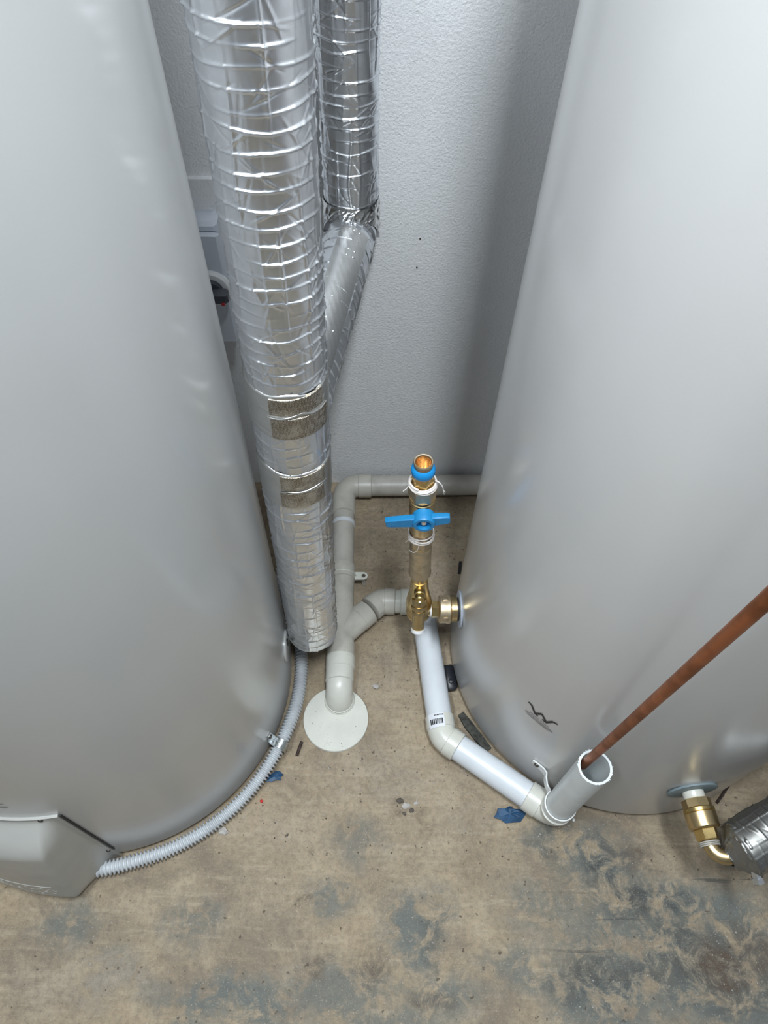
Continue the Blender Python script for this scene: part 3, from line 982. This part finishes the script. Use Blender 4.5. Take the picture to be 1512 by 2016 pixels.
# saddle tab on the main pipe
ct = WYE + mdir * .135
sx = V(mdir[1], -mdir[0], 0)
sc = thing('saddle_clip', 'small white saddle clip lug screwed beside the weathered drain pipe', 'pipe clip', tuple(ct + sx * .03 - V(0, 0, PZ)))
tabp = prism([(0, -.009), (.022, -.009), (.028, -.006), (.030, 0), (.028, .006), (.022, .009), (0, .009)], ct + sx * .024 + V(0, 0, -.002), sx, mdir, V(0, 0, 1), .003)
obj('lug', tabp, 'pvc_fit', sc, smooth=30)
obj('strap', sweep([ct + (math.cos(q) * sx + math.sin(q) * V(0, 0, 1)) * (SRD + .0006) for q in np.linspace(0, math.pi, 20)], .0016, 8), 'pvc_fit', sc)
obj('lug_screw', lathe(ct + sx * .045 + V(0, 0, .0005), (0, 0, 1), [(0, .0042), (.0012, .0042), (.0018, .003)], 16), 'stone_dark', sc)
obj('standoff', box(ct + sx * .045 + V(0, 0, -.019), (.008, .008, .032), bev=.001), 'pvc_fit', sc)

# saddle clip on the upright cup
wc = thing('saddle_clip', 'white curved saddle clip holding the upright cup to the right tank', 'pipe clip', (C2[0], C2[1], .086))
zc = .088
thc = -125.2
cc = V(C2[0], C2[1], zc)
back = math.atan2(TR[1] - C2[1], TR[0] - C2[0])
ringp = [cc + (PRD + .0018) * V(math.cos(q), math.sin(q), 0) for q in np.linspace(back + 5.6, back + 1.05, 40)]
t0 = ringp[-1]
tab = [cyl(TR, -121.5, zc + .004, .010), cyl(TR, -122.0, zc + .008, .004), cyl(TR, -123.2, zc + .012, .002), cyl(TR, -125.2, zc + .016, .0017), cyl(TR, -127.2, zc + .020, .0017)]
obj('strap', ribbon(ringp, .0065, .0022), 'white_clip', wc, smooth=50)
obj('tab', ribbon([t0, t0 * .45 + tab[0] * .55 + V(-.002, -.003, .001)] + tab, [.0075, .0085, .009, .009, .009, .0085, .0045], .0024), 'white_clip', wc, smooth=70)
obj('tab_screw', lathe(cyl(TR, -125.6, zc + .017, .0025), nrm(-125.6), [(0, .0045), (.002, .0042), (.0028, .003)], 16), 'screw', wc)

# copper discharge pipe dropping into the cup
cp0, cp1 = V(.3015, .2995, .285), V(.269, .2401, .9078)
cdir = unit(cp1 - cp0)
cpt = thing('copper_pipe', 'long bare copper pipe dropping at a slant into the open white cup', 'copper pipe', tuple(cp0))
ctop = cp0 + cdir * 1.10
tdir = unit(V(TR[0] - ctop[0], TR[1] - ctop[1], 0))
tlen = math.hypot(TR[0] - ctop[0], TR[1] - ctop[1]) - TR[2]
run = [cp0, cp0 + cdir * .5] + bend(tuple(cp0 + cdir * .6), tuple(ctop), tuple(ctop + tdir * .1), .03, 10) + [ctop + tdir * (tlen - .001)]
obj('tube', merge(sweep(run, .00635, 28, False, True), lathe(cp0, cdir, [(0, .00635), (0, .0052), (.05, .0052)], 28, False, False)), 'copper', cpt)
obj('tube_flange', lathe(ctop + tdir * (tlen - .004), tdir, [(0, .016), (.003, .016)], 28), 'brass', cpt)

# ------------------------------------------------------------------ brass valve stack on the right tank
def ax(z):            # leaning axis of the stack
    return V(.0672 - (z - .19) * .0385, .597, z)
sd = unit(ax(.6) - ax(.2))
vb = thing('brass_valve', 'upright stack of brass valve fittings with a blue handle, joined to the right tank', 'valve', tuple(ax(.19)))
def lz(prof, n=40, cap0=True, cap1=True, phase=0.0):
    z0 = prof[0][0]
    o = ax(z0)
    k = 1 / sd[2]
    return lathe(o, sd, [((z - z0) * k, r) for z, r in prof], n, cap0, cap1, phase)
# open press socket at the top
obj('press_socket', lz([(.566, .0128), (.590, .0128), (.5915, .0128), (.6120, .0128), (.6125, .0112), (.585, .0112), (.584, .0095), (.560, .0095), (.560, .0001)], 48, False, False), 'copper_in', vb)
obj('socket_rim', lz([(.6105, .0124), (.6115, .0134), (.6140, .0135), (.6150, .0128), (.6146, .0113), (.6120, .0109)], 48, False, False), 'brass_dull', vb)
obj('press_ring', lz([(.5915, .0128), (.5900, .0150), (.5925, .0164), (.5985, .0168), (.6035, .0158), (.6055, .0135), (.6055, .0126)], 48, False, False), 'blue_ring', vb)
obj('adaptor_hex', lz([(.560, .0150), (.563, .0160), (.577, .0160), (.580, .0148), (.592, .0143)], 6, phase=.3), 'brass_gold', vb, smooth=25)
# ball valve body
obj('valve_body', lz([(.5245, .0150), (.5245, .0182), (.530, .0190), (.534, .0190), (.535, .0178), (.538, .0178), (.5395, .0192), (.541, .0192)] , 48), 'brass', vb)
obj('body_hex', lz([(.540, .0190), (.5415, .0205), (.563, .0205), (.5665, .0185), (.567, .0150)], 6, phase=.55), 'brass_dull', vb, smooth=25)
obj('ball_housing', lz([(.452, .0165), (.458, .0178), (.475, .0186), (.50, .0192), (.519, .0188), (.5255, .0180)], 48), 'brass', vb)
obj('lower_hex', lz([(.414, .0160), (.4155, .0186), (.446, .0186), (.452, .0172), (.453, .015)], 6, phase=.3), 'brass_dull', vb, smooth=25)
obj('nipple', lz([(.40, .0155), (.418, .0155)], 32), 'brass', vb)
obj('limiter_body', lz([(.3225, .0176), (.324, .0188), (.3295, .0190), (.332, .0180), (.345, .0178), (.400, .0176), (.4065, .0172), (.409, .0150)], 48), 'brass_dull', vb)
obj('limiter_neck', lz([(.300, .0135), (.3245, .0140)], 40), 'brass', vb)
# cord wound in the threads
def cord(z, R, turns, seed, thick=.0011):
    r = np.random.default_rng(seed)
    k = int(26 * turns)
    ms = []
    pth = []
    for i in range(k + 1):
        q = i / 26 * 2 * math.pi
        zz = z + .0035 * math.sin(q * .53 + seed) + .0022 * (i / k - .5)
        pth.append(ax(zz) + (R + .0006 + .0005 * math.sin(q * 2.3)) * V(math.cos(q), math.sin(q), 0))
    return sweep(pth, thick, 7)
def tail(pts, th=.0009):
    p = [V(*q) for q in pts]
    out = []
    for i in range(len(p) - 1):
        for s in np.linspace(0, 1, 6, endpoint=False):
            out.append(p[i] * (1 - s) + p[i + 1] * s)
    out.append(p[-1])
    for _ in range(3):
        out = [out[0]] + [(out[i - 1] + out[i] * 2 + out[i + 1]) / 4 for i in range(1, len(out) - 1)] + [out[-1]]
    return sweep(out, [th * (1 - .5 * i / len(out)) for i in range(len(out))], 7)
c1, c2 = ax(.568), ax(.440)
obj('thread_cord', merge(cord(.5665, .0178, 2.6, 1, .0016), cord(.5685, .0176, 1.7, 2, .0016), cord(.5700, .0170, 1.5, 4, .0014),
    tail([c1 + V(-.0165, -.004, .014), c1 + V(-.0175, -.005, .002), c1 + V(-.022, -.006, -.006), c1 + V(-.027, -.008, -.010)]),
    tail([c1 + V(.016, -.004, .012), c1 + V(.022, -.006, .010), c1 + V(.0275, -.006, .000), c1 + V(.0295, -.006, -.012)], .0011),
    tail([c1 + V(.0290, -.006, -.008), c1 + V(.0320, -.007, -.011)], .0005), tail([c1 + V(.0292, -.006, -.010), c1 + V(.0310, -.006, -.018)], .0005)), 'string', vb, label='white sealing cord')
obj('thread_cord', merge(cord(.4395, .0184, 2.2, 3, .0014), cord(.4450, .0180, 1.6, 5, .0012), cord(.4370, .0184, 1.4, 7, .0014),
    tail([c2 + V(-.004, -.0185, .010), c2 + V(-.0035, -.0200, -.004), c2 + V(-.005, -.0195, -.018), c2 + V(-.010, -.0185, -.027), c2 + V(-.017, -.012, -.029)], .0006),
    tail([c2 + V(-.0165, -.008, -.002), c2 + V(-.020, -.009, -.006), c2 + V(-.0235, -.009, -.012)], .0006)), 'string', vb, label='white sealing cord')
# blue butterfly handle facing the viewer
hx = unit(V(.0869, 0, .0140))
hz = unit(np.cross(hx, V(0, 1, 0)))
if hz[2] < 0:
    hz = -hz
hy = V(0, -1, 0)
hc = ax(.522) + hy * .024 + V(.002, 0, 0)
obj('stem_boss', lathe(ax(.515), hy, [(.012, .0115), (.026, .0105)], 32), 'brass', vb)
hub = lathe(hc, hy, [(-.002, .0160), (.0140, .0160), (.0165, .0146), (.0165, .0106), (.0095, .0098), (.0095, .0001)], 40, True, False)
def arm(sgn, L, w0, w1):
    pl = [(sgn * .008, -w0), (sgn * .014, -w0 * .95), (sgn * (L - .003), -w1), (sgn * L, -w1 + .002), (sgn * L, w1 - .002), (sgn * (L - .003), w1), (sgn * .014, w0 * .95), (sgn * .008, w0)]
    r0 = [hc + hx * p[0] + hz * p[1] * .92 + hy * .002 for p in pl]
    r1 = [hc + hx * p[0] + hz * p[1] + hy * .0035 for p in pl]
    r2 = [hc + hx * p[0] + hz * p[1] + hy * (.011 - .002 * abs(p[0]) / L) for p in pl]
    r3 = [hc + hx * p[0] * .985 + hz * p[1] * .88 + hy * (.0125 - .002 * abs(p[0]) / L) for p in pl]
    return loft([r0, r1, r2, r3], True, True, True)
hd = obj('handle', merge(hub, arm(-1, .0545, .0105, .0080), arm(1, .0370, .0105, .0080)), 'blue', vb, smooth=35, label='blue butterfly handle')
obj('handle_screw', merge(lathe(hc + hy * .0095, hy, [(0, .0042), (.003, .0042), (.0042, .003)], 20)), 'chrome', hd)
tx = []
for k in range(9):
    q = hc + hx * (-.046 + k * .0034) + hz * (-.0050) + hy * .0107
    tx.append(box(q, (.0020, .0032, .0006), (hx, hz, hy)))
obj('embossed_lettering', merge(*tx), simple('blue_dark', (.006, .12, .33), .5), hd, smooth=0)
# lower valve body with plug and spout
body_c = ax(.215)
obj('valve_chamber', lz([(.170, .010), (.174, .0195), (.178, .0222), (.184, .0230), (.186, .0222), (.188, .0232), (.220, .0232), (.238, .0205), (.262, .0168), (.285, .0150), (.302, .0145)], 48), 'brass_gold', vb)
obj('plug_collar', merge(lathe(ax(.278), unit(V(0, -1, .28)), [(.006, .0098), (.024, .0098), (.0255, .0084)], 32), lathe(ax(.278), unit(V(0, -1, .28)), [(.024, .0078), (.034, .0076), (.0358, .0058), (.033, .0038), (.033, .0001)], 32, True, False)), 'brass_gold', vb)
sdir = unit(V(.004, -.60, -.80))
so = ax(.254) + V(0, -.012, 0)
spout = obj('spout', merge(lathe(so, sdir, [(0, .0128), (.018, .0122), (.020, .0110), (.058, .0108), (.060, .0100)], 36), lathe(so, sdir, [(.024, .0118), (.029, .0118)], 36), lathe(so, sdir, [(.014, .0135), (.018, .0135)], 36)), 'brass', vb)
obj('spout_insert', lathe(so + sdir * .058, sdir, [(0, .0116), (.006, .0116), (.007, .0106), (.0072, .0092), (.0045, .0084), (.004, .0001)], 36, True, False), 'white_plastic', spout)
# union to the tank
pth = -177.5
pz = .196
pn = nrm(pth)
pb = cyl(TR, pth, pz)
obj('tank_washer', lathe(pb - pn * .001, pn, [(0, .034), (.0030, .034), (.0036, .0325), (.0036, .012)], 56), 'washer', vb)
obj('washer_seal', lathe(pb, pn, [(.003, .0215), (.007, .0215)], 40), 'rubber', vb)
obj('union_collar', lathe(pb, pn, [(.0055, .0215), (.0065, .0228), (.0165, .0228), (.0180, .0210), (.0180, .012)], 48), 'brass', vb)
obj('union_nut', lathe(pb, pn, [(.0175, .0225), (.0185, .0258), (.0240, .0262), (.0260, .0250), (.0365, .0250), (.0385, .0232), (.0385, .012)], 48), 'brass_dull', vb)
for q in (.3, 1.9, 3.5, 5.1):
    u, w, d = basis(pn)
    dd = math.cos(q) * u + math.sin(q) * w
    obj('nut_lug', box(pb + pn * .0275 + dd * .0245, (.010, .009, .005), (pn, np.cross(pn, dd), dd), .001), 'brass_dull', vb)
obj('union_tail_hex', lathe(pb, pn, [(.038, .0140), (.0392, .0158), (.0505, .0158), (.0520, .0140)], 6, phase=.2), 'brass_gold', vb, smooth=25)
obj('union_tail', lathe(pb, pn, [(.050, .0120), (.075, .0125)], 36), 'brass', vb)
obj('tail_tape', lathe(pb, pn, [(.051, .0128), (.0555, .0130)], 30), 'white_plastic', vb)

# ------------------------------------------------------------------ brass union and insulated pipe at lower right
bth, bz = -83.4, .187
bn = nrm(bth)
bp = cyl(TR, bth, bz)
bu = thing('brass_union', 'brass union and elbow on the front foot of the right tank', 'pipe fitting', tuple(bp - V(0, 0, 0)))
obj('tank_washer', lathe(bp - bn * .001, bn, [(0, .0385), (.0030, .0385), (.0036, .037), (.0036, .012)], 56), 'washer_teal', bu)
obj('seal_tape', lathe(bp, bn, [(.003, .0165), (.0125, .0165), (.0150, .0150)], 36), 'pvc_fit', bu)
obj('union_hex', lathe(bp, bn, [(.0135, .0175), (.0150, .0220), (.0270, .0220), (.0285, .020)], 8, phase=.3), 'brass', bu, smooth=25)
obj('union_flange', lathe(bp, bn, [(.0275, .0215), (.0290, .0238), (.0335, .0238), (.0345, .0225)], 48), 'brass_gold', bu)
obj('union_nut', lathe(bp, bn, [(.034, .0228), (.0355, .0240), (.0560, .0232), (.0580, .0210), (.0585, .014)], 48), 'brass', bu)
obj('tail_hex', lathe(bp, bn, [(.057, .0160), (.0590, .0178), (.0730, .0170), (.0750, .0150)], 6, phase=.1), 'brass_gold', bu, smooth=25)
obj('thread_cord', merge(*[sweep([bp + bn * (.0765 + .0025 * k) + .0142 * (math.cos(q) * tang(bth) + math.sin(q) * V(0, 0, 1)) for q in np.linspace(0, 6.28, 24)], .0011, 7) for k in range(3)]), 'pvc_old', bu)
ec = bp + bn * .108
pdir = unit(V(.80, .42, .20))
eb = bend(tuple(bp + bn * .078), tuple(ec), tuple(ec + pdir * .1), .020, 14)
obj('elbow', sweep([bp + bn * .078] + eb + [ec + pdir * .034], .0112, 30), 'brass', bu)
obj('elbow_collar', merge(lathe(ec + pdir * .022, pdir, [(0, .0115), (.001, .0142), (.010, .0142), (.011, .0115)], 36)), 'brass', bu)
dn = obj('drain_nut', merge(lathe(ec + pdir * .045 + V(.010, -.026, .004), unit(V(.25, -.8, -.45)), [(0, .007), (.012, .007)], 6), lathe(ec + pdir * .045 + V(.010, -.026, .004), unit(V(.25, -.8, -.45)), [(.012, .0088), (.020, .0088), (.022, .007)], 6)), 'chrome', bu, smooth=20)
dn['label'] = 'shiny hex nut'
ip = thing('insulated_pipe', 'short end of a foil-wrapped pipe at the lower right, leading out from the brass elbow', 'insulated pipe', tuple(ec + pdir * .04))
P = foil(ec + pdir * .040, pdir, .45, .040, 420, 140, 61, rings_between(0.012, .45, .0125, .3, r1), 13, 150)
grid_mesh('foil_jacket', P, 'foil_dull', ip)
rr = np.random.default_rng(3)
pe_ = foil(ec + pdir * .020, pdir, .030, .026, 40, 90, 71, [.006, .013, .020], 9, 90, end_round=False, lump=.001)
for i_ in range(40):
    cen_ = ec + pdir * (.020 + .030 * i_ / 39)
    pe_[i_] = cen_ + (pe_[i_] - cen_) * ((.0130 + (.0405 - .0130) * math.sin(i_ / 39 * math.pi / 2) ** 1.4) / .026)
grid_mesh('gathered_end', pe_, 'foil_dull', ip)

# ------------------------------------------------------------------ corrugated conduit around the left tank
cd = thing('corrugated_conduit', 'grey corrugated conduit curving along the floor around the left tank', 'conduit', tuple(cyl(TL, -40, 0, .018)))
pts, rads = [], []
def cpath(s):
    th = 62 - s * 150
    r = .0185 + .006 * max(0, (th - 0) / 60) + .0045 * math.exp(-((th + 84) / 7.0) ** 2)
    z = .0165 + .012 * math.exp(-((th + 22) / 16.0) ** 2) + .012 * math.exp(-((th + 85) / 14.0) ** 2)
    return cyl(TL, th, z, r)
arc = 150 * D2R * (TL[2] + .018)
per = .0062
nper = int(arc / per)
for i in range(nper):
    for fr, rd in ((.0, .0086), (.22, .0086), (.32, .0122), (.52, .0130), (.72, .0122), (.84, .0086)):
        pts.append(cpath((i + fr) / nper)); rads.append(rd)
obj('corrugated_tube', sweep(pts, rads, 18), 'conduit', cd, smooth=180)
ck = -22.5
sc2 = thing('conduit_clamp', 'shiny zinc clamp holding the corrugated conduit to the left tank', 'clamp', tuple(cpath((62 - ck) / 150)))
cz = cpath((62 - ck) / 150)
tn = tang(ck)
cr = [cz + (.0140) * (math.cos(q) * nrm(ck) + math.sin(q) * V(0, 0, 1)) for q in np.linspace(-2.2, 2.5, 30)]
obj('band', ribbon(cr, .0085, .0016, up=tuple(tn)), 'steel', sc2, smooth=50)
obj('band_rib', ribbon([cz + (.0150) * (math.cos(q) * nrm(ck) + math.sin(q) * V(0, 0, 1)) for q in np.linspace(-2.0, 2.3, 30)], .0025, .0018, up=tuple(tn)), 'steel', sc2, smooth=50)
tb_ = [cr[-1], cyl(TL, ck, cz[2] + .014, .004), cyl(TL, ck, cz[2] + .020, .0014), cyl(TL, ck, cz[2] + .036, .0014)]
obj('tab', ribbon(tb_, [.0085, .0085, .0080, .0045], .0014, up=tuple(tn)), 'steel', sc2, smooth=60)
obj('tab_screw', lathe(cyl(TL, ck, cz[2] + .028, .002), nrm(ck), [(0, .004), (.002, .004), (.003, .0025)], 14), 'screw', sc2)

# ------------------------------------------------------------------ small debris on the floor
def rock(c, s, seed, sq=(1, 1, .7), n=7):
    r = np.random.default_rng(seed)
    rings = []
    for k, ph in enumerate(np.linspace(.25, math.pi - .25, 5)):
        ring_ = []
        for j in range(n):
            a_ = 2 * math.pi * j / n + .3 * k
            q = s * (1 + r.uniform(-.25, .25))
            ring_.append(V(c[0] + q * sq[0] * math.sin(ph) * math.cos(a_), c[1] + q * sq[1] * math.sin(ph) * math.sin(a_), c[2] + s * sq[2] * (.85 + math.cos(ph) * r.uniform(.85, 1.1))))
        rings.append(ring_)
    return loft(rings, True, True, True)

def debris(name, mesh, mat, label, cat, base, group=None, sm=25):
    return tag(obj(name, mesh, mat, base=base, smooth=sm), label, cat, group)

debris('plaster_chip', rock((-.0072, .5214, 0), .0070, 1, (1.1, .9, .45)), 'stone', 'pale plaster chip on the concrete right of the floor plate', 'stone', (-.0072, .5214, 0))
debris('stone', rock((-.268, .250, 0), .0085, 2, (1.1, .8, .5)), 'stone', 'pale stone against the corrugated conduit', 'stone', (-.268, .25, 0))
debris('stick', sweep([V(-.1435, .4085, .004), V(-.147, .397, .0042), V(-.1505, .3825, .004)], .0030, 7), 'stick', 'short dark rusty stick on the floor between clamp and floor plate', 'stick', (-.1466, .3957, 0))
debris('stick', sweep([V(.645, .350, .004), V(.632, .336, .0042), V(.615, .318, .004)], .0026, 7), 'stick', 'thin dark stick on the floor beyond the lower right brass union', 'stick', (.632, .336, 0))
debris('red_crumb', rock((-.2068, .3011, 0), .0030, 4), 'red', 'tiny red crumb on the concrete beside the conduit', 'debris', (-.2068, .3011, 0))

def scrap(c, rx, ry, rot, seed, lift=.006):
    r = np.random.default_rng(seed)
    n = 13
    top = []
    for i in range(n):
        a_ = 2 * math.pi * i / n
        k = 1 + r.uniform(-.35, .25)
        x, y = rx * k * math.cos(a_), ry * k * math.sin(a_)
        top.append(V(c[0] + x * math.cos(rot) - y * math.sin(rot), c[1] + x * math.sin(rot) + y * math.cos(rot), .0015 + lift * abs(r.normal())))
    inner = [V(*(np.array(c) + (p - np.array(c)) * .5 * V(1, 1, 0))) + V(0, 0, .004 + lift * abs(r.normal())) for p in top]
    cen = [V(c[0], c[1], .006)] * n
    bot = [p - V(0, 0, .0008) for p in top]
    return loft([bot, top, inner, cen], True, True, False)
debris('plastic_scrap', scrap((.238, .290, 0), .026, .015, .1, 5, .004), 'blue_wrap', 'crumpled blue plastic scrap under the sloping white pipe', 'scrap', (.238, .29, 0), sm=30)
debris('plastic_scrap', scrap((-.188, .344, 0), .018, .009, .2, 6, .003), 'blue_wrap', 'small blue plastic scrap poking out from under the conduit', 'scrap', (-.188, .344, 0), sm=30)
# black plastic lump and mouldy strip between pipe and right tank
bl_ = thing('plastic_block', 'black plastic packer on the floor between the white pipe and right tank', 'packer', (.1375, .540, 0))
obj('block', box((.1375, .540, .0085), (.024, .052, .017), (unit(V(1, .15, 0)), unit(V(-.15, 1, 0)), V(0, 0, 1)), .004), 'black', bl_)
obj('stud', lathe((.140, .530, .016), (0, 0, 1), [(0, .005), (.004, .005), (.005, .0035)], 14), 'black', bl_)
ms = [V(.158, .470, .004), V(.172, .448, .0045), (V(.190, .424, .004)), V(.208, .402, .004)]
debris('edge_strip', ribbon(ms, [.006, .0085, .0085, .006], .006, up=tuple(unit(V(.8, .55, 0)))), 'strip', 'mouldy dark strip lying along the foot of the right tank', 'strip', (.18, .437, 0), sm=40)
debris('slot_strip', ribbon([V(.1710, .812, .004), V(.1690, .796, .004), V(.1675, .782, .004)], .003, .0035, up=(1, .1, 0)), 'rubber', 'short black strip on the floor behind the brass valve beside the right tank', 'strip', (.169, .796, 0), sm=40)
debris('white_crumb', rock((.352, .283, 0), .0030, 31), 'white_plastic', 'white plastic crumb at the foot of the right tank near the cup', 'debris', (.352, .283, 0))

# broken stones in the rusty patch: each its own
k = 0
for (x, y, s, d_, wd) in ((.042, .308, .0055, 1, 'dark broken stone at the far left of the rusty patch'), (.054, .300, .0065, 0, 'largest pale broken stone in the middle of the rusty patch'), (.063, .292, .0045, 1, 'dark broken stone right of the largest pale one'), (.071, .305, .0035, 0, 'small pale broken stone at the right of the rusty patch'), (.050, .287, .0035, 1, 'small dark broken stone nearest the viewer in the rusty patch')):
    debris('stone', rock((x, y, -.001), s, 50 + k, (1.2, .9, .4)), 'stone_dark' if d_ else 'stone',
           wd, 'stone', (x, y, 0), 'stones in the rusty patch')
    k += 1
# loose grit: uncountable
rr = np.random.default_rng(99)
gv, gf = [], []
def grit(n, xr, yr, smin, smax, dark):
    out = []
    for _ in range(n):
        x, y = rr.uniform(*xr), rr.uniform(*yr)
        if math.hypot(x - TL[0], y - TL[1]) < TL[2] + .006 or math.hypot(x - TR[0], y - TR[1]) < TR[2] + .006:
            continue
        if math.hypot(x + .082, y - .4535) < .066:
            continue
        s = rr.uniform(smin, smax)
        v_ = np.array([(x + s * rr.uniform(.6, 1.2) * a_, y + s * rr.uniform(.6, 1.2) * b_, c_ * s) for a_, b_, c_ in ((1, 0, .0), (0, 1, .0), (-1, 0, .0), (0, -1, .0), (.2, .1, .8))])
        out.append((v_, [(0, 1, 4), (1, 2, 4), (2, 3, 4), (3, 0, 4)]))
    return out
g1_ = grit(900, (-.35, .40), (.22, .95), .0005, .0019, False)
g2_ = grit(500, (-.5, .75), (-.05, .35), .0005, .0016, False)
g3_ = grit(420, (-.35, .40), (.22, .95), .0006, .0021, True)
tag(obj('loose_grit', merge(*(g1_ + g2_)), 'stone', kind='stuff', smooth=0), 'pale loose grit scattered over the concrete floor', 'grit')
tag(obj('loose_grit', merge(*g3_), 'stone_dark', kind='stuff', smooth=0), 'dark loose grit scattered between the tanks', 'grit')
# two small dark plugs on the wall
for (x, z) in ((.0475, .655), (.045, .60)):
    p = wp(x, z, 0)
    tag(obj('wall_plug', lathe(p - wnor * .001, wnor, [(0, .0016), (.0022, .0014)], 10), 'stone_dark', base=tuple(p)), 'upper tiny dark plug hole on the wall' if z > .63 else 'lower tiny dark plug hole on the wall', 'wall plug')
